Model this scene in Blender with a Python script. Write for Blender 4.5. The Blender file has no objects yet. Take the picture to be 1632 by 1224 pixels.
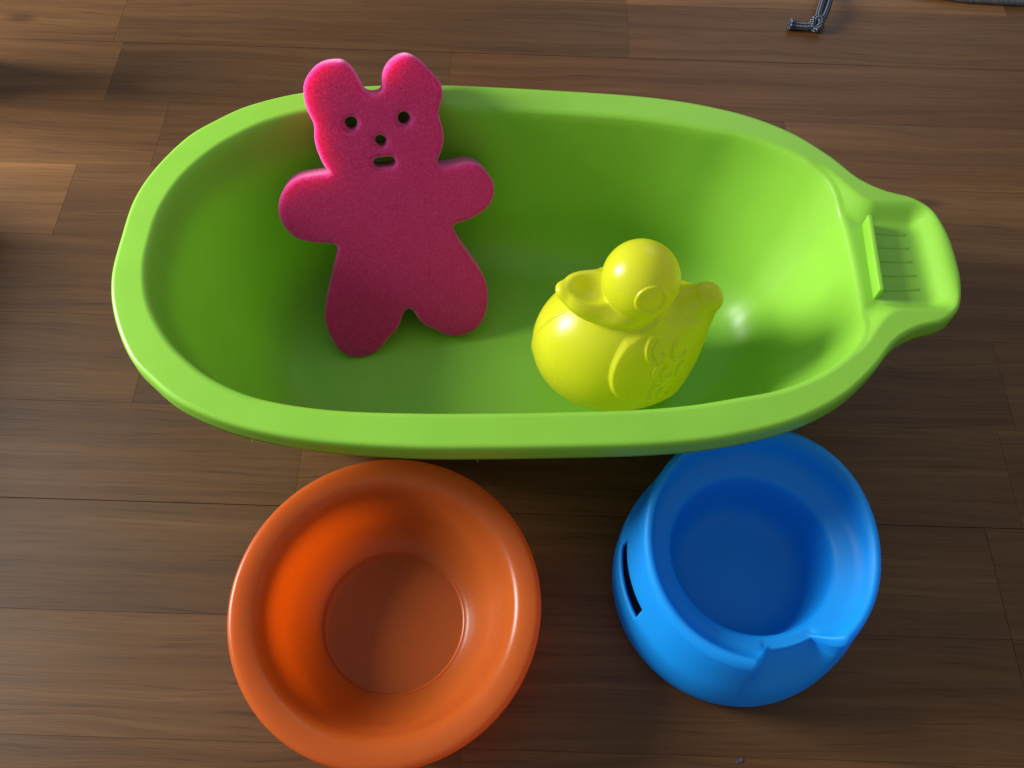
import bpy, bmesh, math, random
import numpy as np
from math import sin, cos, pi, radians, sqrt
from mathutils import Vector, Matrix

random.seed(7); rng = np.random.default_rng(7)
S = bpy.context.scene
COL = S.collection

# ------------------------------------------------------------------ camera
PITCH, ROLL, CAM_H = radians(61.5), radians(1.8), 0.4787
fwd = Vector((0, cos(PITCH), -sin(PITCH)))
r0 = Vector((1, 0, 0)); u0 = r0.cross(fwd)
rgt = r0*cos(ROLL) + u0*sin(ROLL); upv = u0*cos(ROLL) - r0*sin(ROLL)
cam = bpy.data.objects.new('camera', bpy.data.cameras.new('camera')); COL.objects.link(cam)
cam.matrix_world = Matrix(((rgt.x, upv.x, -fwd.x, 0), (rgt.y, upv.y, -fwd.y, 0), (rgt.z, upv.z, -fwd.z, CAM_H), (0, 0, 0, 1)))
cam.data.sensor_fit = 'HORIZONTAL'; cam.data.sensor_width = 36; cam.data.lens = 1380/1632*36
cam.data.clip_start = 0.01; cam.data.clip_end = 50
S.camera = cam

# ------------------------------------------------------------------ light
W = bpy.data.worlds.new('World'); S.world = W; W.use_nodes = True
bg = W.node_tree.nodes['Background']; bg.inputs[0].default_value = (0.92, 0.95, 1.0, 1); bg.inputs[1].default_value = 0.39

def area(name, loc, target, sx, sy, power, col):
    l = bpy.data.lights.new(name, 'AREA'); l.shape = 'RECTANGLE'; l.size = sx; l.size_y = sy
    l.energy = power; l.color = col
    o = bpy.data.objects.new(name, l); COL.objects.link(o); o.location = loc
    d = Vector(target) - Vector(loc); o.rotation_euler = d.to_track_quat('-Z', 'Y').to_euler()
    return o
area('window_light', (-1.35, .47, .64), (0, .28, .05), 0.46, 0.55, 49, (1.0, 0.97, 0.92))
area('far_window_light', (.9, 2.6, 1.9), (.1, .4, .0), 1.2, 1.2, 7, (0.85, 0.92, 1.0))

S.view_settings.view_transform = 'Standard'; S.view_settings.look = 'None'
S.view_settings.exposure = 0; S.view_settings.gamma = 1; S.view_settings.use_curve_mapping = False
S.render.engine = 'CYCLES'
S.cycles.use_denoising = True
S.cycles.max_bounces = 14; S.cycles.diffuse_bounces = 8; S.cycles.transmission_bounces = 8; S.cycles.glossy_bounces = 4
S.cycles.sample_clamp_indirect = 6

# ------------------------------------------------------------------ helpers
def link(name, me, mat, parent=None, smooth=True):
    o = bpy.data.objects.new(name, me); COL.objects.link(o)
    if mat: me.materials.append(mat)
    if smooth: me.polygons.foreach_set('use_smooth', [True]*len(me.polygons))
    if parent: o.parent = parent; o.matrix_parent_inverse = parent.matrix_world.inverted()
    return o
def pyd(name, v, f):
    me = bpy.data.meshes.new(name); me.from_pydata([tuple(map(float, p)) for p in v], [], [tuple(map(int, q)) for q in f]); me.update(); return me
def empty(name, loc, rz=0):
    o = bpy.data.objects.new(name, None); COL.objects.link(o); o.location = loc; o.rotation_euler = (0, 0, rz)
    o.empty_display_size = .02
    bpy.context.view_layer.update(); return o
def tag(o, label, cat, group=None):
    o['label'] = label; o['category'] = cat
    if group: o['group'] = group
def catmull(P, n, closed=True):
    P = np.asarray(P, float); N = len(P); out = []
    for i in range(N if closed else N-1):
        if closed: a, b, c, d = P[i-1], P[i], P[(i+1) % N], P[(i+2) % N]
        else: a, b, c, d = P[max(i-1, 0)], P[i], P[i+1], P[min(i+2, N-1)]
        for k in range(n):
            t = k/n
            out.append(.5*((2*b)+(c-a)*t+(2*a-5*b+4*c-d)*t*t+(3*b-a-3*c+d)*t**3))
    if not closed: out.append(P[-1])
    return np.array(out)
def resample(P, n, closed=True):
    P = np.asarray(P, float)
    Q = np.vstack([P, P[:1]]) if closed else P
    L = np.r_[0, np.cumsum(np.linalg.norm(np.diff(Q, axis=0), axis=1))]
    t = np.linspace(0, L[-1], n+1)[:-1] if closed else np.linspace(0, L[-1], n)
    return np.stack([np.interp(t, L, Q[:, k]) for k in range(Q.shape[1])], 1)
def loft(rings, cap_last=False, skip=None):
    """rings: (nr, nu, 3), closed in u."""
    nr, nu = rings.shape[:2]; v = rings.reshape(-1, 3); f = []
    for i in range(nr-1):
        for j in range(nu):
            if skip and skip(i, j): continue
            k = (j+1) % nu
            f.append((i*nu+j, i*nu+k, (i+1)*nu+k, (i+1)*nu+j))
    if cap_last:
        c = rings[-1].mean(0); v = np.vstack([v, c]); m = len(v)-1
        for j in range(nu): f.append(((nr-1)*nu+j, (nr-1)*nu+(j+1) % nu, m))
    return v, f
def sstep(x, a, b):
    t = np.clip((x-a)/(b-a), 0, 1); return t*t*(3-2*t)

class NT:
    def __init__(s, name):
        s.m = bpy.data.materials.new(name); s.m.use_nodes = True; s.t = s.m.node_tree; s.t.nodes.clear()
        s.out = s.n('ShaderNodeOutputMaterial')
    def n(s, typ, **kw):
        nd = s.t.nodes.new(typ)
        for k, v in kw.items():
            if k.startswith('i_'):
                key = k[2:]; key = int(key) if key.isdigit() else key.replace('_', ' ')
                nd.inputs[key].default_value = v
            else: setattr(nd, k, v)
        return nd
    def l(s, a, ao, b, bi): s.t.links.new(a.outputs[ao], b.inputs[bi])
    def ramp(s, src, so, stops):
        r = s.n('ShaderNodeValToRGB'); s.l(src, so, r, 0)
        e = r.color_ramp.elements
        while len(e) < len(stops): e.new(.5)
        for el, (p, c) in zip(e, stops): el.position = p; el.color = c if len(c) == 4 else (*c, 1)
        return r

def plastic(name, col, tcol, trans=.3, rough=.38, bump=.03, scratch=.06):
    T = NT(name); co = T.n('ShaderNodeTexCoord')
    n1 = T.n('ShaderNodeTexNoise', i_Scale=38., i_Detail=4.); T.l(co, 'Object', n1, 'Vector')
    n2 = T.n('ShaderNodeTexNoise', i_Scale=900., i_Detail=2.); T.l(co, 'Object', n2, 'Vector')
    mix = T.n('ShaderNodeMix', data_type='RGBA', blend_type='MULTIPLY'); mix.inputs[0].default_value = 1
    rr = T.ramp(n1, 'Fac', [(.3, (.94, .94, .94)), (.7, (1, 1, 1))])
    mix.inputs[6].default_value = (*col, 1); T.l(rr, 0, mix, 7)
    vs = T.n('ShaderNodeTexVoronoi', i_Scale=26.); T.l(co, 'Object', vs, 'Vector')
    sp = T.ramp(vs, 'Distance', [(.012, (.35, .30, .25)), (.022, (1, 1, 1))])
    mx2 = T.n('ShaderNodeMix', data_type='RGBA', blend_type='MULTIPLY'); mx2.inputs[0].default_value = .6
    T.l(mix, 2, mx2, 6); T.l(sp, 0, mx2, 7)
    p = T.n('ShaderNodeBsdfPrincipled'); T.l(mx2, 2, p, 'Base Color')
    mr = T.n('ShaderNodeMapRange'); mr.inputs[3].default_value = rough-scratch; mr.inputs[4].default_value = rough+scratch
    T.l(n1, 'Fac', mr, 0); T.l(mr, 0, p, 'Roughness')
    p.inputs['IOR'].default_value = 1.47
    b = T.n('ShaderNodeBump', i_Strength=bump, i_Distance=.0004); T.l(n2, 'Fac', b, 'Height')
    b2 = T.n('ShaderNodeBump', i_Strength=.10, i_Distance=.0006); T.l(n1, 'Fac', b2, 'Height'); T.l(b, 0, b2, 'Normal'); T.l(b2, 0, p, 'Normal')
    tr = T.n('ShaderNodeBsdfTranslucent'); tr.inputs[0].default_value = (*tcol, 1)
    ms = T.n('ShaderNodeMixShader'); ms.inputs[0].default_value = trans
    T.l(p, 0, ms, 1); T.l(tr, 0, ms, 2); T.l(ms, 0, T.out, 0)
    return T.m

M_green = plastic('lime_plastic', (.275, .615, .056), (.46, .80, .02), .24, .36)
M_orange = plastic('orange_plastic', (.53, .150, .028), (1.0, .33, .0), .58, .27)
M_blue = plastic('blue_plastic', (.008, .43, .98), (.0, .50, 1.0), .46, .52)
M_yellow = plastic('yellow_plastic', (.62, .64, .020), (.90, .90, .0), .34, .28, .02)

def sponge_mat():
    T = NT('pink_foam'); co = T.n('ShaderNodeTexCoord')
    v = T.n('ShaderNodeTexVoronoi', i_Scale=1300.); T.l(co, 'Object', v, 'Vector')
    n = T.n('ShaderNodeTexNoise', i_Scale=700., i_Detail=4., i_Roughness=.7); T.l(co, 'Object', n, 'Vector')
    n3 = T.n('ShaderNodeTexNoise', i_Scale=520., i_Detail=2.); T.l(co, 'Object', n3, 'Vector')
    r = T.ramp(n, 'Fac', [(.3, (.48, .015, .120)), (.5, (.57, .022, .155)), (.72, (.68, .045, .24))])
    pit = T.ramp(n3, 'Fac', [(.24, (.45, .45, .45)), (.32, (1, 1, 1))])
    mix = T.n('ShaderNodeMix', data_type='RGBA', blend_type='MULTIPLY'); mix.inputs[0].default_value = .8
    T.l(r, 0, mix, 6); T.l(pit, 0, mix, 7)
    p = T.n('ShaderNodeBsdfPrincipled'); T.l(mix, 2, p, 'Base Color')
    p.inputs['Roughness'].default_value = .9; p.inputs['Specular IOR Level'].default_value = .15
    p.inputs['Sheen Weight'].default_value = .6; p.inputs['Sheen Tint'].default_value = (1, .6, .9, 1)
    p.inputs['Subsurface Weight'].default_value = 1; p.inputs['Subsurface Radius'].default_value = (1.0, .13, .46)
    p.inputs['Subsurface Scale'].default_value = .030
    a = T.n('ShaderNodeMath', operation='ADD'); T.l(n, 'Fac', a, 0); T.l(v, 'Distance', a, 1)
    b = T.n('ShaderNodeBump', i_Strength=.55, i_Distance=.0006); T.l(a, 0, b, 'Height'); T.l(b, 0, p, 'Normal')
    T.l(p, 0, T.out, 0); return T.m
M_pink = sponge_mat()

def wood_mat():
    T = NT('oak_parquet'); co = T.n('ShaderNodeTexCoord'); oi = T.n('ShaderNodeObjectInfo')
    off = T.n('ShaderNodeVectorMath', operation='SCALE'); cmb = T.n('ShaderNodeCombineXYZ')
    m1 = T.n('ShaderNodeMath', operation='MULTIPLY'); m1.inputs[1].default_value = 37.; T.l(oi, 'Random', m1, 0)
    m2 = T.n('ShaderNodeMath', operation='MULTIPLY'); m2.inputs[1].default_value = 91.; T.l(oi, 'Random', m2, 0)
    T.l(m1, 0, cmb, 0); T.l(m2, 0, cmb, 1); T.l(m1, 0, cmb, 2)
    add = T.n('ShaderNodeVectorMath', operation='ADD'); T.l(co, 'Object', add, 0); T.l(cmb, 0, add, 1)
    def mapped(sx, sy, sz=1):
        mp = T.n('ShaderNodeMapping'); mp.inputs['Scale'].default_value = (sx, sy, sz); T.l(add, 0, mp, 'Vector'); return mp
    # slow warp so the grain is not ruler-straight
    wn = T.n('ShaderNodeTexNoise', i_Scale=1., i_Detail=2.); T.l(mapped(5, 16), 0, wn, 'Vector')
    wsub = T.n('ShaderNodeVectorMath', operation='SUBTRACT'); wsub.inputs[1].default_value = (.5, .5, .5); T.l(wn, 'Color', wsub, 0)
    wsc = T.n('ShaderNodeVectorMath', operation='MULTIPLY'); wsc.inputs[1].default_value = (0, .022, 0); T.l(wsub, 0, wsc, 0)
    wadd = T.n('ShaderNodeVectorMath', operation='ADD'); T.l(add, 0, wadd, 0); T.l(wsc, 0, wadd, 1)
    def warped(sx, sy):
        mp = T.n('ShaderNodeMapping'); mp.inputs['Scale'].default_value = (sx, sy, 1); T.l(wadd, 0, mp, 'Vector'); return mp
    # growth bands
    g1 = T.n('ShaderNodeTexNoise', i_Scale=1., i_Detail=5., i_Roughness=.62); T.l(warped(2.2, 105), 0, g1, 'Vector')
    g2 = T.n('ShaderNodeTexNoise', i_Scale=1., i_Detail=3., i_Roughness=.6); T.l(warped(9, 420), 0, g2, 'Vector')
    # pores: short dark dashes
    po = T.n('ShaderNodeTexNoise', i_Scale=1., i_Detail=2., i_Roughness=.5); T.l(warped(26, 720), 0, po, 'Vector')
    pr = T.ramp(po, 'Fac', [(.30, (.42, .38, .34)), (.43, (1, 1, 1))])
    big = T.n('ShaderNodeTexNoise', i_Scale=1., i_Detail=2.); T.l(mapped(4, 18), 0, big, 'Vector')
    base = T.ramp(g1, 'Fac', [(.22, (.062, .027, .0082)), (.46, (.090, .041, .0128)), (.60, (.108, .051, .0168)), (.80, (.142, .073, .026))])
    f2 = T.ramp(g2, 'Fac', [(.3, (.84, .82, .80)), (.6, (1.03, 1.03, 1.03))])
    a = T.n('ShaderNodeMix', data_type='RGBA', blend_type='MULTIPLY'); a.inputs[0].default_value = .9; T.l(base, 0, a, 6); T.l(f2, 0, a, 7)
    b = T.n('ShaderNodeMix', data_type='RGBA', blend_type='MULTIPLY'); b.inputs[0].default_value = .55; T.l(a, 2, b, 6); T.l(pr, 0, b, 7)
    bb = T.ramp(big, 'Fac', [(.3, (.86, .82, .80)), (.7, (1.1, 1.1, 1.08))])
    c = T.n('ShaderNodeMix', data_type='RGBA', blend_type='MULTIPLY'); c.inputs[0].default_value = 1; T.l(b, 2, c, 6); T.l(bb, 0, c, 7)
    d = T.n('ShaderNodeMix', data_type='RGBA', blend_type='MULTIPLY'); d.inputs[0].default_value = 1; T.l(c, 2, d, 6); T.l(oi, 'Color', d, 7)
    # a few knots
    kn = T.n('ShaderNodeTexVoronoi', i_Scale=1.); T.l(warped(5.5, 14), 0, kn, 'Vector')
    kr = T.ramp(kn, 'Distance', [(.0, (.32, .27, .24)), (.035, (.45, .40, .36)), (.085, (1, 1, 1))])
    e = T.n('ShaderNodeMix', data_type='RGBA', blend_type='MULTIPLY'); e.inputs[0].default_value = .7; T.l(d, 2, e, 6); T.l(kr, 0, e, 7)
    p = T.n('ShaderNodeBsdfPrincipled'); T.l(e, 2, p, 'Base Color')
    rr = T.n('ShaderNodeMapRange'); rr.inputs[3].default_value = .52; rr.inputs[4].default_value = .36; T.l(g1, 'Fac', rr, 0); T.l(rr, 0, p, 'Roughness'); p.inputs['Specular IOR Level'].default_value = .27
    ba = T.n('ShaderNodeMath', operation='ADD'); T.l(po, 'Fac', ba, 0); T.l(g2, 'Fac', ba, 1)
    bp = T.n('ShaderNodeBump', i_Strength=.2, i_Distance=.0005); T.l(ba, 0, bp, 'Height'); T.l(bp, 0, p, 'Normal')
    T.l(p, 0, T.out, 0); return T.m
M_wood = wood_mat()

def simple(name, col, rough=.6, **kw):
    T = NT(name); co = T.n('ShaderNodeTexCoord')
    n = T.n('ShaderNodeTexNoise', i_Scale=kw.get('scale', 300.), i_Detail=3.); T.l(co, 'Object', n, 'Vector')
    k = kw.get('var', .3)
    r = T.ramp(n, 'Fac', [(.3, tuple(c*(1-k) for c in col)), (.7, tuple(min(1, c*(1+k)) for c in col))])
    p = T.n('ShaderNodeBsdfPrincipled'); T.l(r, 0, p, 'Base Color'); p.inputs['Roughness'].default_value = rough
    b = T.n('ShaderNodeBump', i_Strength=kw.get('bump', .3), i_Distance=.0006); T.l(n, 'Fac', b, 'Height'); T.l(b, 0, p, 'Normal')
    T.l(p, 0, T.out, 0); return T.m
M_fabric = simple('grey_felt', (.085, .085, .09), .95, scale=700., var=.45, bump=.6)
M_dark = simple('joint_dark', (.03, .018, .01), .8)

# ------------------------------------------------------------------ floor
Y0, PITCHW = .1745, .0638
fl = pyd('floor', [(-2, -1.5, -.006), (2, -1.5, -.006), (2, 2.5, -.006), (-2, 2.5, -.006)], [(0, 1, 2, 3)])
floor = link('floor', fl, M_wood, None, False); floor['kind'] = 'structure'; floor.color = (.5, .5, .5, 1)
def strip_mesh(L, Wd):
    bm = bmesh.new(); bmesh.ops.create_cube(bm, size=1)
    for v in bm.verts: v.co = Vector((v.co.x*L, v.co.y*Wd, -.0025 + v.co.z*.005))
    top = [e for e in bm.edges if all(v.co.z > -.0001 for v in e.verts)]
    bmesh.ops.bevel(bm, geom=top, offset=.00012, segments=1, affect='EDGES', profile=.5)
    me = bpy.data.meshes.new('plank'); bm.to_mesh(me); bm.free(); return me
# joints seen in the photograph: row -> list of (x start, tone) ; tone multiplies the wood colour
T_ = lambda v, w=0.: (v*(1+.06*w), v, v*(1-.10*w), 1)
rows = {
 7: [(-.62, T_(.92)), (-.24, T_(1.0)), (.085, T_(1.75, -.5)), (.400, T_(.9, .6))],
 6: [(-.70, T_(.92, .4)), (-.325, T_(.88)), (.085, T_(.92, 1.0))],
 5: [(-.74, T_(1.32, .2)), (-.316, T_(.78)), (-.056, T_(.92, 1.3)), (.43, T_(.95, 1))],
 4: [(-.66, T_(1.02, .2)), (-.266, T_(.84)), (.02, T_(.9)), (.20, T_(.98, 1.))],
 3: [(-.80, T_(1.50, -.1)), (-.319, T_(.98)), (.02, T_(.95)), (.248, T_(1.35, -.6))],
 2: [(-.60, T_(.96)), (-.17, T_(.9)), (.15, T_(.92, .3))],
 1: [(-.70, T_(.98)), (-.234, T_(.66)), (.10, T_(.95)), (.312, T_(1.10, .6))],
 0: [(-.82, T_(1.0)), (-.125, T_(1.05)), (.30, T_(1.12, .5))],
 -1: [(-.55, T_(.90, -.4)), (-.03, T_(1.02)), (.2777, T_(.98, .4))],
 -2: [(-.60, T_(1.08, -.5)), (-.09, T_(1.0, .3)), (.2777, T_(.97, .5))],
 -3: [(-.70, T_(.96)), (-.02, T_(1.05, .3))],
}
for k in range(-7, 13):
    segs = rows.get(k)
    if not segs:
        x = -1.1 + random.random()*.3; segs = []
        while x < 1.0:
            segs.append((x, T_(random.uniform(.85, 1.15), random.uniform(-.3, .8)))); x += random.uniform(.3, .5)
    else:
        segs = list(segs)
        if segs[0][0] > -.95: segs = [(-1.1, T_(random.uniform(.9, 1.1)))] + segs
    for i, (x, t) in enumerate(segs):
        x1 = segs[i+1][0] if i+1 < len(segs) else max(1.1, x+.1)
        gx = .00015 if (k in (-1, -2) and abs(x1-.2777) < 1e-6) else .00003
        lo = .00016 if k in (0, 6) else .00003; hi = .00016 if k+1 in (0, 6) else .00003
        ya, yb = Y0+k*PITCHW+lo, Y0+(k+1)*PITCHW-hi
        o = link('plank', strip_mesh(x1-x-2*gx, yb-ya), M_wood, None, False)
        o.location = ((x+x1)/2, (ya+yb)/2, random.uniform(-.00002, .00002)); o.parent = floor; o.color = t

# ------------------------------------------------------------------ green bath tub
HT = .110
tub = empty('baby_bath_tub', (0, .2838, 0), radians(.5))
tag(tub, 'lime green oval plastic bath tub with soap tray handle, holding sponge and duck', 'bath tub')
oh = [(-.2100, 0), (-.2090, .026), (-.2022, .049), (-.1895, .072), (-.1760, .0855), (-.1580, .0985), (-.130, .1095), (-.0934, .1165), (-.0488, .1190),
      (-.010, .1183), (.0258, .1168), (.063, .1147), (.0926, .1112), (.1181, .1055), (.1395, .0980), (.1605, .0862), (.1785, .0700), (.1920, .0542), (.2050, .0458), (.2195, .0408), (.2290, .0320), (.2335, .0165), (.2345, 0)]
ih = [(-.1930, 0), (-.1915, .021), (-.1845, .0430), (-.1715, .0630), (-.1575, .0765), (-.1420, .0870), (-.120, .0955), (-.0870, .1003), (-.0470, .1010),
      (-.010, .1000), (.0245, .0985), (.0590, .0963), (.0860, .0930), (.1090, .0883), (.1285, .0838), (.1460, .0765), (.1610, .0668), (.1720, .0560), (.1780, .0445), (.1804, .0330), (.1813, .0215), (.1816, .0108), (.1817, 0)]
def mirror(h): 
    h = [list(p) for p in h]; return np.array(h + [[a, -b] for a, b in h[-2:0:-1]])
NU = 12
oh = [(a, b*.999) for a, b in oh]; ih = [(a, b*.989) for a, b in ih]
O2, I2 = catmull(mirror(oh), NU), catmull(mirror(ih), NU)
nu = len(O2)
def tray_dep(a, b):
    """lowering of the flange around the soap tray"""
    hw = .0290+.0260*(1-sstep(a, .166, .197))
    m = sstep(a, .150, .166)*(1-sstep(a, .2170, .2300))*(1-sstep(np.abs(b-.001), hw-.004-.007*(1-sstep(a, .172, .200)), hw+.0075+.003*(1-sstep(a, .172, .200))))
    return .0085*m
def ring(P, z): return np.c_[P, np.broadcast_to(z, (len(P),))]
rings = []
# lip underside edge -> fold -> flange -> inner edge -> wall -> floor
nrm = np.roll(O2, -1, 0)-np.roll(O2, 1, 0); nrm = np.c_[nrm[:, 1], -nrm[:, 0]]; nrm /= np.linalg.norm(nrm, axis=1)[:, None]
if (nrm[0]@[-1, 0]) < 0: nrm = -nrm
for d, z in ((.0003, .0985), (.0002, .1005), (.0001, .1030), (.0, .1058), (-.0001, .1078), (-.0006, .1091), (-.0013, .1097), (-.0023, HT)):
    rings.append(ring(O2+nrm*d, z))
Oin = O2-nrm*.0023
rad = 0.0032
NF = 30
inn = np.roll(I2, -1, 0)-np.roll(I2, 1, 0); inn = np.c_[inn[:, 1], -inn[:, 0]]; inn /= np.linalg.norm(inn, axis=1)[:, None]
if (inn[0]@[-1, 0]) < 0: inn = -inn
Iout = I2+inn*rad*.9
for w in np.linspace(0, 1, NF)[1:]:
    P = Oin*(1-w)+Iout*w
    rings.append(ring(P, HT-.0006*np.sin(pi*w)*0-tray_dep(P[:, 0], P[:, 1])))
ztop = HT-tray_dep(Iout[:, 0], Iout[:, 1])
for a_ in (25, 50, 72):
    q = radians(a_); P = Iout-inn*rad*sin(q); rings.append(ring(P, ztop-rad*(1-cos(q))))
# floor outline (corner of wall and floor)
bh = [(-.1500, 0), (-.1485, .022), (-.1420, .0420), (-.1300, .0580), (-.1170, .0680), (-.1020, .0735), (-.085, .0765), (-.0600, .0785), (-.0380, .0790),
      (-.010, .0788), (.0180, .0780), (.0440, .0765), (.0680, .0735), (.0880, .0690), (.1050, .0625), (.1200, .0520), (.1310, .0410), (.1390, .0310), (.1430, .0240), (.1455, .0180), (.1470, .0120), (.1480, .0060), (.1482, 0)]
B2 = catmull(mirror(bh), NU)
P0 = rings[-1]; zf = .0022
C2 = np.c_[B2, np.full(nu, zf)]
cen = np.array([-.005, 0, zf])
d1 = (P0-C2); l1 = np.linalg.norm(d1, axis=1)[:, None]; d1 /= l1
d2 = (cen-C2)*[1, 1, 0]; d2 = (np.array([[-.005, 0, 0]])*0 + np.c_[-np.sign(B2[:, :1])*np.minimum(np.abs(B2[:, :1]), .05)*0, np.zeros((nu, 2))]) + (np.c_[np.clip(B2[:, 0], -.085, .085), np.zeros(nu), np.full(nu, zf)]-C2)
d2 /= np.linalg.norm(d2, axis=1)[:, None]
ra = .034; rb = .026
A_ = C2+d1*ra; Bq = C2+d2*rb
for t in np.linspace(0, 1, 14)[1:]:
    q = P0*(1-t)+A_*t
    bulge = .0025*np.sin(pi*t)
    q = q.copy(); q[:, :2] += inn*bulge
    rings.append(q)
for t in np.linspace(0, 1, 13)[1:]:
    rings.append((1-t)**2*A_+2*t*(1-t)*C2+t*t*Bq)
lastr = rings[-1]
for t in (.25, .5, .75, .93):
    rings.append(lastr*(1-t)+cen*t)
R = np.array(rings)
v, f = loft(R, True)
me = pyd('basin', v, f)
basin = link('basin', me, M_green); basin.parent = tub
# orient normals up/inside and give the plastic its thickness outwards
bm = bmesh.new(); bm.from_mesh(me); bmesh.ops.recalc_face_normals(bm, faces=bm.faces)
ctr = min(bm.faces, key=lambda q: (q.calc_center_median()-Vector((0, 0, .002))).length)
if ctr.normal.z < 0: bmesh.ops.reverse_faces(bm, faces=bm.faces)
bm.to_mesh(me); bm.free()
md = basin.modifiers.new('thickness', 'SOLIDIFY'); md.thickness = .0017; md.offset = -1; md.use_quality_normals = True

def bevel_box(name, sx, sy, sz, bev, mat, parent, loc, rz=0, seg=3):
    bm = bmesh.new(); bmesh.ops.create_cube(bm, size=1)
    for q in bm.verts: q.co = Vector((q.co.x*sx, q.co.y*sy, q.co.z*sz))
    bmesh.ops.bevel(bm, geom=list(bm.edges), offset=bev, segments=seg, affect='EDGES', profile=.5)
    me = bpy.data.meshes.new(name); bm.to_mesh(me); bm.free()
    o = link(name, me, mat); o.parent = parent; o.location = loc; o.rotation_euler = (0, 0, rz)
    return o
zt = HT-.0085
dv = bevel_box('tray_divider', .0026, .0500, .0092, .0006, M_green, tub, (.1915, .0020, zt+.0040), radians(-3))
for i in range(5):
    b_ = -.0165+i*.0093
    bevel_box('tray_ridge', .0190, .0018, .0014, .0006, M_green, tub, (.2050, b_, zt-.0002), radians(1.5*(2-i)), 2)

# ------------------------------------------------------------------ pink bear sponge
TH = .025
ax, aw = radians(12), radians(53)
w_ = Vector((cos(ax), sin(ax), 0)); d_ = Vector((-sin(ax), cos(ax), 0)); up_ = d_*cos(aw)+Vector((0, 0, 1))*sin(aw); n_ = w_.cross(up_)
BEAR_P0 = Vector((-.0985, .2733, .0050))
BEAR = [(-0.0016, 0.1605), (-0.0006, 0.1644), (0.0034, 0.1696), (0.0099, 0.1733), (0.0168, 0.1739), (0.0224, 0.1728), (0.026, 0.1688), (0.0278, 0.1649), (0.0296, 0.1602), (0.0307, 0.1568), (0.0338, 0.1548), (0.0386, 0.1547), (0.0417, 0.1564), (0.0422, 0.1613), (0.0442, 0.1659), (0.0484, 0.1703), (0.0547, 0.173), (0.0598, 0.1722), (0.0652, 0.1681), (0.0703, 0.1614), (0.074, 0.1561), (0.0744, 0.151), (0.0725, 0.1454), (0.0707, 0.1414), (0.0709, 0.1362), (0.0719, 0.1301), (0.0713, 0.1241), (0.0689, 0.1182), (0.0656, 0.112), (0.0687, 0.1098), (0.0751, 0.1099), (0.0834, 0.1106), (0.0904, 0.108), (0.0953, 0.1024), (0.0979, 0.0966), (0.0978, 0.0911), (0.0954, 0.0858), (0.0912, 0.0817), (0.0852, 0.0787), (0.0774, 0.0765), (0.0709, 0.0752), (0.071, 0.0704), (0.0746, 0.0612), (0.0809, 0.0496), (0.0855, 0.0399), (0.0872, 0.0327), (0.0865, 0.0236), (0.0837, 0.0147), (0.079, 0.0081), (0.0716, 0.004), (0.0636, 0.0036), (0.057, 0.0057), (0.0517, 0.0102), (0.0462, 0.0132), (0.0421, 0.019), (0.0396, 0.025), (0.0365, 0.0266), (0.0339, 0.0254), (0.0305, 0.0187), (0.0267, 0.0131), (0.0212, 0.0088), (0.0144, 0.0025), (0.008, -0.0007), (0.0002, -0.001), (-0.0061, 0.0016), (-0.0108, 0.0076), (-0.0138, 0.0174), (-0.0147, 0.0278), (-0.013, 0.0346), (-0.0084, 0.0468), (-0.0026, 0.0606), (0.0009, 0.0697), (-0.0003, 0.0732), (-0.006, 0.0745), (-0.0147, 0.0764), (-0.0222, 0.08), (-0.0271, 0.0867), (-0.0288, 0.0933), (-0.0284, 0.0987), (-0.026, 0.1046), (-0.0214, 0.1102), (-0.0155, 0.1134), (-0.0074, 0.1142), (0.0014, 0.1142), (0.005, 0.1146), (0.0022, 0.1186), (0.0004, 0.125), (-0.0006, 0.1311), (-0.0004, 0.1362), (0.0007, 0.1412), (0.0002, 0.1446), (-0.0014, 0.1498), (-0.0021, 0.1548)]
HOLES = [(0.0208, 0.1405, 0.0026), (0.0509, 0.1397, 0.0026), (0.0359, 0.129, 0.0022)]
MOUTH = ((0.0327, 0.1167), (0.0393, 0.1166), .0021)
def bear_mesh():
    cu = bpy.data.curves.new('bear', 'CURVE'); cu.dimensions = '2D'; cu.fill_mode = 'BOTH'
    def spl(P):
        s = cu.splines.new('POLY'); s.points.add(len(P)-1); s.use_cyclic_u = True
        for q, p in zip(s.points, P): q.co = (p[0], p[1], 0, 1)
    body = resample(catmull(BEAR, 8), 420)
    for _ in range(2): body = (np.roll(body, 1, 0)+2*body+np.roll(body, -1, 0))/4
    spl(body)
    def blob(cx, cy, r, e=1.):
        return [(cx+r*e*cos(t)*(1+.05*sin(3*t+cx*900)), cy+r*sin(t)*(1+.05*cos(2*t+cy*700))) for t in np.linspace(0, 2*pi, 20, False)]
    for (cx, cy, r) in HOLES: spl(blob(cx, cy, r+.0014))
    (x0, y0), (x1, y1), hr = MOUTH
    hr += .0013
    dx, dy = x1-x0, y1-y0; L = sqrt(dx*dx+dy*dy); dx /= L; dy /= L
    mo = []
    for k in range(9):
        t = -pi/2+pi*k/8; mo.append((x1+hr*(cos(t)*dx-sin(t)*dy), y1+hr*(cos(t)*dy+sin(t)*dx)))
    for k in range(9):
        t = pi/2+pi*k/8; mo.append((x0+hr*(cos(t)*dx-sin(t)*dy), y0+hr*(cos(t)*dy+sin(t)*dx)))
    spl(mo)
    bev = .0026
    cu.extrude = TH/2-bev; cu.bevel_depth = bev; cu.bevel_resolution = 3; cu.offset = -bev*.85
    ob = bpy.data.objects.new('tmp', cu); COL.objects.link(ob)
    me = bpy.data.meshes.new_from_object(ob.evaluated_get(bpy.context.evaluated_depsgraph_get()))
    bpy.data.objects.remove(ob); bpy.data.curves.remove(cu)
    bm = bmesh.new(); bm.from_mesh(me); bmesh.ops.remove_doubles(bm, verts=bm.verts, dist=1e-6); bm.to_mesh(me); bm.free()
    me.name = 'bear_sponge'; return me
bme = bear_mesh()
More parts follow.
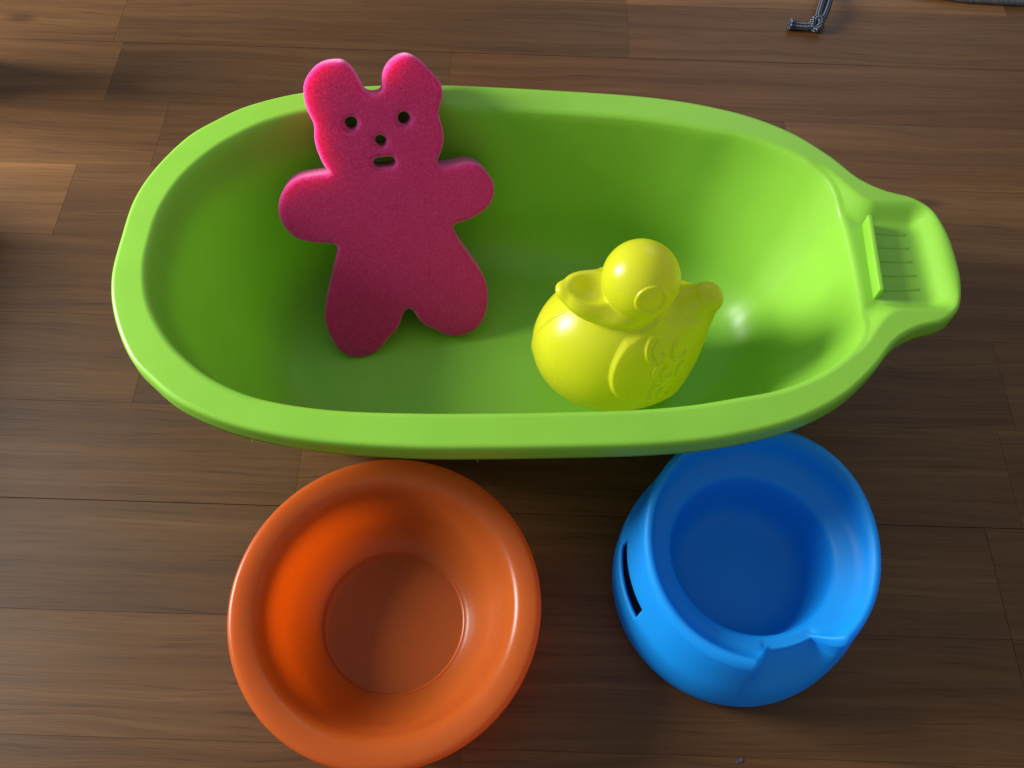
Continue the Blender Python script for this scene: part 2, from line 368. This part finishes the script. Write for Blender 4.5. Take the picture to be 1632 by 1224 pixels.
bear = link('bear_sponge', bme, M_pink)
org = BEAR_P0-n_*(TH/2)
bear.matrix_world = Matrix(((w_.x, up_.x, n_.x, org.x), (w_.y, up_.y, n_.y, org.y), (w_.z, up_.z, n_.z, org.z), (0, 0, 0, 1)))
bme.materials.clear(); bme.materials.append(M_pink)
bme.set_sharp_from_angle(angle=radians(40)); wn_ = bear.modifiers.new('normals', 'WEIGHTED_NORMAL'); wn_.mode = 'FACE_AREA'; wn_.weight = 100; wn_.keep_sharp = True
tag(bear, 'pink foam bear shaped sponge with cut out face leaning against the tub rim', 'sponge')

# ------------------------------------------------------------------ yellow duck (one moulded surface, cut into its parts)
def surface_nets(F, lo, h):
    nx, ny, nz = F.shape; sgn = F < 0
    c = np.zeros((nx-1, ny-1, nz-1), int)
    for i in (0, 1):
        for j in (0, 1):
            for k in (0, 1): c += sgn[i:nx-1+i, j:ny-1+j, k:nz-1+k]
    act = (c > 0) & (c < 8); ids = -np.ones(act.shape, int); A = np.argwhere(act); ids[act] = np.arange(len(A))
    pos = np.zeros((len(A), 3)); cnt = np.zeros(len(A))
    cor = [(i, j, k) for i in (0, 1) for j in (0, 1) for k in (0, 1)]
    val = {q: F[A[:, 0]+q[0], A[:, 1]+q[1], A[:, 2]+q[2]] for q in cor}
    for q in cor:
        for ax_ in range(3):
            if q[ax_]: continue
            r = list(q); r[ax_] = 1; r = tuple(r)
            a, b = val[q], val[r]; m = (a < 0) != (b < 0); t = np.where(m, a/np.where(m, a-b, 1), 0)
            p = np.tile(np.array(q, float), (len(A), 1)); p[:, ax_] += t
            pos[m] += p[m]; cnt[m] += 1
    pos = (A+pos/cnt[:, None])*h+lo
    quads = []
    for ax_ in range(3):
        b_, c_ = (ax_+1) % 3, (ax_+2) % 3
        sl0 = [slice(None)]*3; sl1 = [slice(None)]*3; sl0[ax_] = slice(0, -1); sl1[ax_] = slice(1, None)
        s0, s1 = sgn[tuple(sl0)], sgn[tuple(sl1)]
        E_ = np.argwhere(s0 != s1); E_ = E_[(E_[:, b_] > 0) & (E_[:, c_] > 0) & (E_[:, b_] < F.shape[b_]-1) & (E_[:, c_] < F.shape[c_]-1)]
        fl = s0[E_[:, 0], E_[:, 1], E_[:, 2]]
        def g(db, dc):
            q = E_.copy(); q[:, b_] += db; q[:, c_] += dc; return ids[q[:, 0], q[:, 1], q[:, 2]]
        Q = np.stack([g(-1, -1), g(0, -1), g(0, 0), g(-1, 0)], 1)
        Q[~fl] = Q[~fl][:, ::-1]; quads.append(Q)
    return pos, np.vstack(quads)
def smin(a, b, k):
    h_ = np.clip(.5+.5*(b-a)/k, 0, 1); return b*(1-h_)+a*h_-k*h_*(1-h_)
def ell(X, Y, Z, c, r):
    x, y, z = (X-c[0])/r[0], (Y-c[1])/r[1], (Z-c[2])/r[2]
    k0 = np.sqrt(x*x+y*y+z*z); k1 = np.sqrt((x/r[0])**2+(y/r[1])**2+(z/r[2])**2)+1e-9
    return k0*(k0-1)/k1
def capc(X, Y, Z, a, b, ra, rb):
    ba = np.subtract(b, a); t = np.clip(((X-a[0])*ba[0]+(Y-a[1])*ba[1]+(Z-a[2])*ba[2])/(ba@ba), 0, 1)
    return np.sqrt((X-a[0]-t*ba[0])**2+(Y-a[1]-t*ba[1])**2+(Z-a[2]-t*ba[2])**2)-(ra+(rb-ra)*t)
DH = np.array([-.0040, 0, .1075]); DHR = .0206        # head
def duck_field(X, Y, Z):
    body = ell(X, Y, Z, (.003, 0, .0450), (.0475, .0400, .0445))
    tail = capc(X, Y*1.02, Z, (-.012, 0, .048), (-.0425, 0, .0875), .036, .0078)
    body = smin(body, tail, .012)
    body = smin(body, capc(X, Y*1.1, Z, (-.026, 0, .057), (-.0435, 0, .0850), .0245, .0080), .006)
    body = smin(body, capc(X, Y, Z, (-.003, 0, .079), (-.004, 0, .094), .018, .0150), .008)
    body = np.maximum(body, -(Z-.0010))
    head = np.sqrt((X-DH[0])**2+(Y-DH[1])**2+(Z-DH[2])**2)-DHR
    # bill: broad, tip turned up
    lift = 1.2*np.clip(X-.012, 0, None)**1.5
    root = ell(X, Y, Z, (.0055, 0, .0915), (.0215, .0195, .0092))
    tip = ell(X, Y, Z-lift, (.0235, 0, .0930), (.0140, .0138, .0088))
    bill = smin(root, tip, .008)
    scoop = ell(X, Y, Z-lift, (.0215, .0, .1062), (.0140, .0118, .0105))
    bill = -smin(-bill, scoop, .003)
    knob = np.sqrt((X-.0362)**2+(Y*.8)**2+(Z-lift-.0945)**2)-.0042
    bill = smin(bill, knob, .003)
    f = smin(body, head, .0030)
    f = smin(f, bill, .0016)
    # wings: raised pad with curled feather lines on both flanks
    ay = np.abs(Y)
    wing = np.minimum(1e9, 0*X+1e9)
    t = np.clip(((X+.0095)*(-.032)+(Z-.066)*(.024))/(.032**2+.024**2), 0, 1)
    wd = np.sqrt((X+.0095+.032*t)**2+(Z-.066-.024*t)**2)-(.0215-.0105*t)
    side = sstep(ay, .010, .016)
    f = f-.0020*side*(1-sstep(wd, -.0020, .0004))
    curls = np.zeros_like(X)
    for cx, cz, cr in ((-.0135, .079, .0058), (-.0155, .078, .0034), (-.018, .0665, .0060), (-.0205, .0655, .0034), (-.017, .0535, .0058), (-.0195, .0525, .0032), (-.0275, .0745, .0046), (-.031, .0625, .0046)):
        dd = np.sqrt((X-cx)**2+(Z-cz)**2)
        ang = np.arctan2(Z-cz, X-cx)
        gate = sstep(np.cos(ang-2.4), -.75, -.25)
        curls = np.maximum(curls, (1-sstep(np.abs(dd-cr), .0003, .0013))*(1-gate*.0)*np.where(np.cos(ang-2.6) > .35, 0, 1))
    f = f-.0011*curls*side*(1-sstep(wd, -.002, 0))
    # eye rings
    ez = np.where(Y > 0, .33, -.05); eh = np.sqrt(1-ez*ez-.01)
    px, py, pz = (X-DH[0])/DHR, (ay)/DHR, (Z-DH[2])/DHR
    rr = np.sqrt(px*px+py*py+pz*pz)+1e-9
    an = np.arccos(np.clip((-.10*px+eh*py+ez*pz)/rr, -1, 1))*DHR
    near = (np.abs(rr-1) < .25)
    f = f-np.where(near, .0008*(1-sstep(np.abs(an-.0078), .0003, .0012))-.0004*(1-sstep(an, .0060, .0072)), 0)
    # mould seam down the middle plane
    f = f-.0007*(1-sstep(np.abs(Y), .0002, .0011))*sstep(X, .022, .030)*(1-sstep(Z, .078, .082))
    return f, wd, an, head, bill, body
hh = .0007
lo = np.array([-.068, -.048, -.002]); hi = np.array([.062, .048, .134])
gx, gy, gz = [np.arange(lo[k], hi[k], hh, dtype=np.float32) for k in range(3)]
X, Y, Z = np.meshgrid(gx, gy, gz, indexing='ij')
Fd = duck_field(X, Y, Z)[0]
dp, dq = surface_nets(Fd, lo, hh); del X, Y, Z, Fd
eps = .0004
def FD(p): return duck_field(p[:, 0], p[:, 1], p[:, 2])
f0 = FD(dp); g = np.stack([FD(dp+np.eye(3)[k]*eps)[0]-FD(dp-np.eye(3)[k]*eps)[0] for k in range(3)], 1)
g /= np.linalg.norm(g, axis=1)[:, None]+1e-12
dp -= g*np.clip(f0[0], -.0003, .0003)[:, None]
fc = dp[dq].mean(1); _, wd, an, hd, bl, bd = FD(fc)
part = np.zeros(len(dq), int)
part[(bl < hd) & (bl < bd) ] = 1
side = np.abs(fc[:, 1]) > .013
wm = (wd < .0002) & side & (part == 0) & (fc[:, 2] < .096) & (bd < hd)
part[wm & (fc[:, 1] > 0)] = 2; part[wm & (fc[:, 1] < 0)] = 3
em = (an < .0092) & (np.abs(hd) < .003) & (part == 0)
part[em & (fc[:, 1] > 0)] = 4; part[em & (fc[:, 1] < 0)] = 5
DUCK_YAW = radians(180+5)
duck = empty('bath_duck', (.0615, .2655, .0014), DUCK_YAW)
tag(duck, 'glossy yellow plastic bath duck sitting in the green tub', 'toy duck')
for k, nm in enumerate(('body', 'beak', 'wing', 'wing', 'eye', 'eye')):
    sel = dq[part == k]
    if not len(sel): continue
    used, inv = np.unique(sel, return_inverse=True); inv = inv.reshape(sel.shape)
    me = pyd(nm, dp[used], inv)
    o = link(nm, me, M_yellow); o.parent = duck
    me.normals_split_custom_set_from_vertices([tuple(q) for q in g[used]])

# ------------------------------------------------------------------ orange bowl
def revolve(name, prof, nu=160, wob=0.):
    th = np.linspace(0, 2*pi, nu, False); P = np.array(prof, float)
    rr = np.array([[(r*cos(t), r*sin(t), z) for t in th] for r, z in P[:-1]])
    v, f = loft(rr, True); return v, f
bp = catmull([(.0780, .0415), (.0782, .0432), (.0775, .0450), (.0750, .0460), (.0700, .0455), (.0655, .0438), (.0625, .0402), (.0600, .0345), (.0565, .0262), (.0520, .0168), (.0460, .0095), (.0410, .0052), (.0388, .0040), (.0376, .0037), (.0370, .0029), (.0360, .0026), (.0200, .0024), (.0040, .0024), (0, .0024)], 6, False)
v, f = revolve('orange_bowl', bp)
me = pyd('orange_bowl', v, f); bowl = link('orange_bowl', me, M_orange); bowl.location = (-.0600, .1090, .0)
bm = bmesh.new(); bm.from_mesh(me); bmesh.ops.recalc_face_normals(bm, faces=bm.faces)
ctr = min(bm.faces, key=lambda q: q.calc_center_median().length)
if ctr.normal.z < 0: bmesh.ops.reverse_faces(bm, faces=bm.faces)
bm.to_mesh(me); bm.free()
md = bowl.modifiers.new('thickness', 'SOLIDIFY'); md.thickness = .0018; md.offset = -1; md.use_quality_normals = True
tag(bowl, 'round orange plastic bowl with wide rolled rim standing on the floor', 'bowl')

# ------------------------------------------------------------------ blue potty
NP = 432
th = np.linspace(0, 2*pi, NP, False)
def adiff(a, b): return np.abs((a-b+pi) % (2*pi)-pi)
BACK = radians(106); FRONT = radians(-74)
back = sstep(np.cos(th-BACK), -.75, .85)
zr = .0585+.0165*back                                   # rim height, higher at the back
notch = 1-sstep(adiff(th, FRONT), radians(12), radians(24))
zn = .0462
zrim = zr*(1-notch)+zn*notch
rrim = .0593*(1-notch)+.0525*notch
def prow(r, z): r = np.broadcast_to(r, (NP,)); z = np.broadcast_to(z, (NP,)); return np.stack([r*np.cos(th), r*np.sin(th), z], 1)
pr = []
zs_outer = [(.0625, .0000), (.0638, .0025), (.0648, .0065), (.0653, .0120)]
for r, z in zs_outer: pr.append(prow(r, z))
slot_rows = []
NW = 26
def wall_r(z): return np.interp(z, [.012, .020, .030, .042, .058, .075], [.0653, .0652, .0646, .0628, .0605, .0590])
SZ = [.0155, .0190, .0225, .0260, .0300, .0330, .0360, .0390, .0412]
for q in range(NW-1):
    zz = SZ[q]+0*th if q < len(SZ) else SZ[-1]+(zrim-.003-SZ[-1])*(q-len(SZ)+1)/(NW-1-len(SZ))
    rr = wall_r(zz)
    rr = rr-notch*np.clip((zz-.028)/.0155, 0, 1)**1.3*(wall_r(zz)-.0492)
    pr.append(prow(rr, zz))
r_e = np.linalg.norm(pr[-1][:, :2], axis=1)
for q in pr:
    q[:, :2] += np.array([[-.0040, -.0062]])*np.clip(1-q[:, 2:3]/.068, 0, 1)*(1-notch*np.clip((q[:, 2]-.02)/.025, 0, 1))[:, None]
kn_ = 1-.62*notch
pr.append(prow(r_e-.0003*kn_, zrim-.0012*kn_)); pr.append(prow(r_e-.0014*kn_, zrim-.0003*kn_)); pr.append(prow(r_e-.0026*kn_, zrim)); pr.append(prow(r_e-.0038*kn_, zrim-.0005*kn_))
zc_ = np.minimum(zrim-.002*kn_, .0505)*(1-notch)+.0457*notch; zo = .0450+.0*th
rcrease = .0530*(1-notch)+.0462*notch
for t in (.5, 1):
    pr.append(prow((r_e-.0038*kn_)*(1-t)+rcrease*t, (zrim-.0005*kn_)*(1-t)+zc_*t))
ro = .0440
for t in (.35, .7):
    pr.append(prow(rcrease*(1-t)+ro*t, zc_*(1-t)+(zo+.0004)*t))
for r, z in ((ro, .0452), (.0428, .0442), (.0419, .0425), (.0414, .0400), (.0408, .0340), (.0401, .0290), (.0393, .0230), (.0380, .0180), (.0358, .0135), (.0322, .0100), (.0270, .0083), (.018, .0080), (.006, .0080)):
    pr.append(prow(r, z))
PR = np.array(pr)
zmid = PR[:, :, 2]
def skip(i, j):
    if not (4 <= i < 4+NW-2): return False
    z = .5*(PR[i, j, 2]+PR[i+1, j, 2]); a = math.degrees(th[j]+pi/NP)
    zl, zh = slot_z(a)
    return zl < z < zh
def slot_z(a):
    return (.0300, .0412) if 172 <= a <= 206.5 else (1, 0)
v, f = loft(PR, True, skip)
me = pyd('toy_potty', v, f); potty = link('toy_potty', me, M_blue); potty.location = (.1271, .1408, 0)
bm = bmesh.new(); bm.from_mesh(me); bmesh.ops.recalc_face_normals(bm, faces=bm.faces)
ctr = min(bm.faces, key=lambda q: (q.calc_center_median()-Vector((0, 0, .008))).length)
if ctr.normal.z < 0: bmesh.ops.reverse_faces(bm, faces=bm.faces)
bm.to_mesh(me); bm.free()
md = potty.modifiers.new('thickness', 'SOLIDIFY'); md.thickness = .0016; md.offset = -1; md.use_quality_normals = True
tag(potty, 'blue plastic toy potty with a slot in its side, beside the orange bowl', 'potty')

# ------------------------------------------------------------------ braided cord and grey bag at the far edge
def cord_mat():
    T = NT('braided_cord'); uv = T.n('ShaderNodeUVMap')
    sep = T.n('ShaderNodeSeparateXYZ'); T.l(uv, 0, sep, 0)
    def dia(sg):
        m = T.n('ShaderNodeMath', operation='MULTIPLY_ADD'); m.inputs[1].default_value = sg; T.l(sep, 0, m, 0); T.l(sep, 1, m, 2)
        s = T.n('ShaderNodeMath', operation='MULTIPLY'); s.inputs[1].default_value = 2*pi; T.l(m, 0, s, 0)
        q = T.n('ShaderNodeMath', operation='SINE'); T.l(s, 0, q, 0); return q
    a, b = dia(1.), dia(-1.)
    mul = T.n('ShaderNodeMath', operation='MULTIPLY'); T.l(a, 0, mul, 0); T.l(b, 0, mul, 1)
    r = T.ramp(mul, 0, [(.10, (.020, .027, .045)), (.42, (.22, .25, .31))])
    p = T.n('ShaderNodeBsdfPrincipled'); T.l(r, 0, p, 'Base Color'); p.inputs['Roughness'].default_value = .95; p.inputs['Specular IOR Level'].default_value = .1
    bp_ = T.n('ShaderNodeBump', i_Strength=.8, i_Distance=.0006); T.l(mul, 0, bp_, 'Height'); T.l(bp_, 0, p, 'Normal')
    T.l(p, 0, T.out, 0); return T.m
M_cord = cord_mat()
def tube(name, pts, r, parent, n=14, fac=10):
    P = catmull(pts, fac, False); N = len(P)
    if np.isscalar(r): r = np.full(N, r)
    else: r = np.interp(np.linspace(0, 1, N), np.linspace(0, 1, len(r)), r)
    T_v = np.gradient(P, axis=0); T_v /= np.linalg.norm(T_v, axis=1)[:, None]
    L = np.r_[0, np.cumsum(np.linalg.norm(np.diff(P, axis=0), axis=1))]
    ref = np.array([.13, .21, 1.]); vs = []
    for i in range(N):
        a = np.cross(T_v[i], ref); a /= np.linalg.norm(a); b = np.cross(T_v[i], a)
        for j in range(n):
            t = 2*pi*j/n; vs.append(P[i]+r[i]*(a*cos(t)+b*sin(t)))
    fs = []; uvs = []
    for i in range(N-1):
        for j in range(n):
            k = (j+1) % n; fs.append((i*n+j, (i+1)*n+j, (i+1)*n+k, i*n+k))
            u0_, u1_ = L[i]/.0026, L[i+1]/.0026; a, b = j/n*4, (j+1)/n*4
            uvs += [(u0_, a), (u1_, a), (u1_, b), (u0_, b)]
    c0, c1 = len(vs), len(vs)+1; vs += [P[0], P[-1]]
    for j in range(n):
        k = (j+1) % n; fs.append((j, k, c0)); uvs += [(0, j/n*4), (0, (j+1)/n*4), (.3, j/n*4)]
        fs.append(((N-1)*n+k, (N-1)*n+j, c1)); uvs += [(0, j/n*4), (0, (j+1)/n*4), (.3, j/n*4)]
    me = pyd(name, vs, fs); ul = me.uv_layers.new(name='UVMap')
    for q, w in zip(ul.data, uvs): q.uv = w
    o = link(name, me, M_cord); o.parent = parent; return o
cord = empty('drawstring', (0, 0, 0))
tag(cord, 'dark blue grey braided drawstring knotted at its end, at the far edge', 'cord')
tube('cord_tail', [(.2158, .5972, .0046), (.2190, .5970, .0040), (.2260, .5966, .0038), (.2330, .5962, .0044), (.2365, .5965, .0052)], [.0046, .0034, .0032, .0032, .0032], cord)
tube('cord_knot', [(.2335, .5950, .0050), (.2350, .5988, .0080), (.2385, .5995, .0088), (.2400, .5962, .0072), (.2378, .5935, .0040), (.2355, .5955, .0030), (.2350, .5990, .0040)], .0030, cord)
tube('cord_strand', [(.2370, .5975, .0070), (.2395, .6060, .0085), (.2440, .6200, .0100), (.2490, .6380, .0070), (.2600, .6650, .0035), (.3000, .6950, .0035), (.3350, .7000, .0060)], .0027, cord)
tube('cord_strand', [(.2385, .5960, .0065), (.2432, .6030, .0080), (.2490, .6180, .0092), (.2545, .6360, .0060), (.2680, .6600, .0035), (.3020, .6830, .0035), (.3350, .6860, .0060)], .0027, cord)
def bag():
    bm = bmesh.new(); n = 96; cx, cy, ax_, ay_ = .480, .715, .165, .0825
    prof = [(.0, .0002), (.005, .0004), (.006, .003), (.005, .0065), (.001, .0095), (-.006, .0112), (-.02, .0125), (-.05, .0130)]
    vs = []
    for off, z in prof:
        for j in range(n):
            t = 2*pi*j/n; c, s = cos(t), sin(t); e = .36
            x = math.copysign(abs(c)**e, c)*(ax_+off-.006); y = math.copysign(abs(s)**e, s)*(ay_+off-.006)
            vs.append((cx+x, cy+y, z+.0006*sin(5*t+z*200)*(z > .004)))
    R_ = np.array(vs).reshape(len(prof), n, 3); v, f = loft(R_, True)
    me = pyd('grey_bag', v, f); return link('grey_bag', me, M_fabric)
bg_ = bag(); tag(bg_, 'edge of a flat grey felt bag lying in the far right corner', 'bag')

# ------------------------------------------------------------------ two unseen blocks added left of the view to cast shadows across the planks
M_block = simple('block_wood', (.35, .22, .11), .6, scale=60., var=.15, bump=.05)
def block(loc, sx, sy, sz, rz, label):
    bm = bmesh.new(); bmesh.ops.create_cube(bm, size=1)
    for q in bm.verts: q.co = Vector((q.co.x*sx, q.co.y*sy, (q.co.z+.5)*sz))
    bmesh.ops.bevel(bm, geom=list(bm.edges), offset=.003, segments=2, affect='EDGES', profile=.5)
    me = bpy.data.meshes.new('shadow_block'); bm.to_mesh(me); bm.free()
    o = link('shadow_block', me, M_block, None, False); o.location = loc; o.rotation_euler = (0, 0, rz); tag(o, label, 'toy block'); return o
block((-.475, .508, 0), .045, .056, .15, 0, 'small upright unseen block added left of the far planks to cast shadow across them')
block((-.520, .270, 0), .12, .25, .112, radians(4), 'large unseen block added on the floor left of the green tub to cast shadow')

# ------------------------------------------------------------------ moulding burrs on the tub lip, a raised chip standing for scuff marks on the floor
def spike(name, p, d, L, r, mat, parent):
    d = Vector(d).normalized(); a = d.orthogonal().normalized(); b = d.cross(a); p = Vector(p)
    vs = [tuple(p+a*r*cos(t)+b*r*sin(t)) for t in (0, 2.1, 4.2)]+[tuple(p+d*L*.6+a*r*.6*cos(t)+b*r*.6*sin(t)+a*L*.08) for t in (0, 2.1, 4.2)]+[tuple(p+d*L+a*L*.25)]
    o = link(name, pyd(name, vs, [(0, 1, 4, 3), (1, 2, 5, 4), (2, 0, 3, 5), (3, 4, 6), (4, 5, 6), (5, 3, 6)]), mat); o.parent = parent; return o
for j, dz in ((int(nu*.075), .2), (int(nu*.97), -.2), (int(nu*.86), -.5), (int(nu*.80), -.6)):
    q = O2[j]; n2 = nrm[j]
    spike('moulding_burr', (q[0], q[1], .0990), (n2[0], n2[1], dz), .0028, .00025, M_green, tub)
M_scuff = simple('dark_scuff', (.05, .055, .07), .5)
fb = [(0, 0), (.0035, .0006), (.0052, .0030), (.0040, .0042), (.0015, .0026), (-.0004, .0012)]
fv = [(x, y, .0002) for x, y in fb]+[(x*.9+.0002, y*.9+.0002, .0009+.0004*sin(i)) for i, (x, y) in enumerate(fb)]
n6 = len(fb)
scuff = link('floor_scuff', pyd('floor_scuff', fv, [tuple(range(n6, 2*n6)), tuple(range(n6-1, -1, -1))]+[(i, (i+1) % n6, n6+(i+1) % n6, n6+i) for i in range(n6)]), M_scuff, None, False)
scuff.scale = (.75, .7, .5); scuff.location = (.1205, .0440, 0); tag(scuff, 'tiny dark flake on the floor in front of the blue potty', 'scuff')
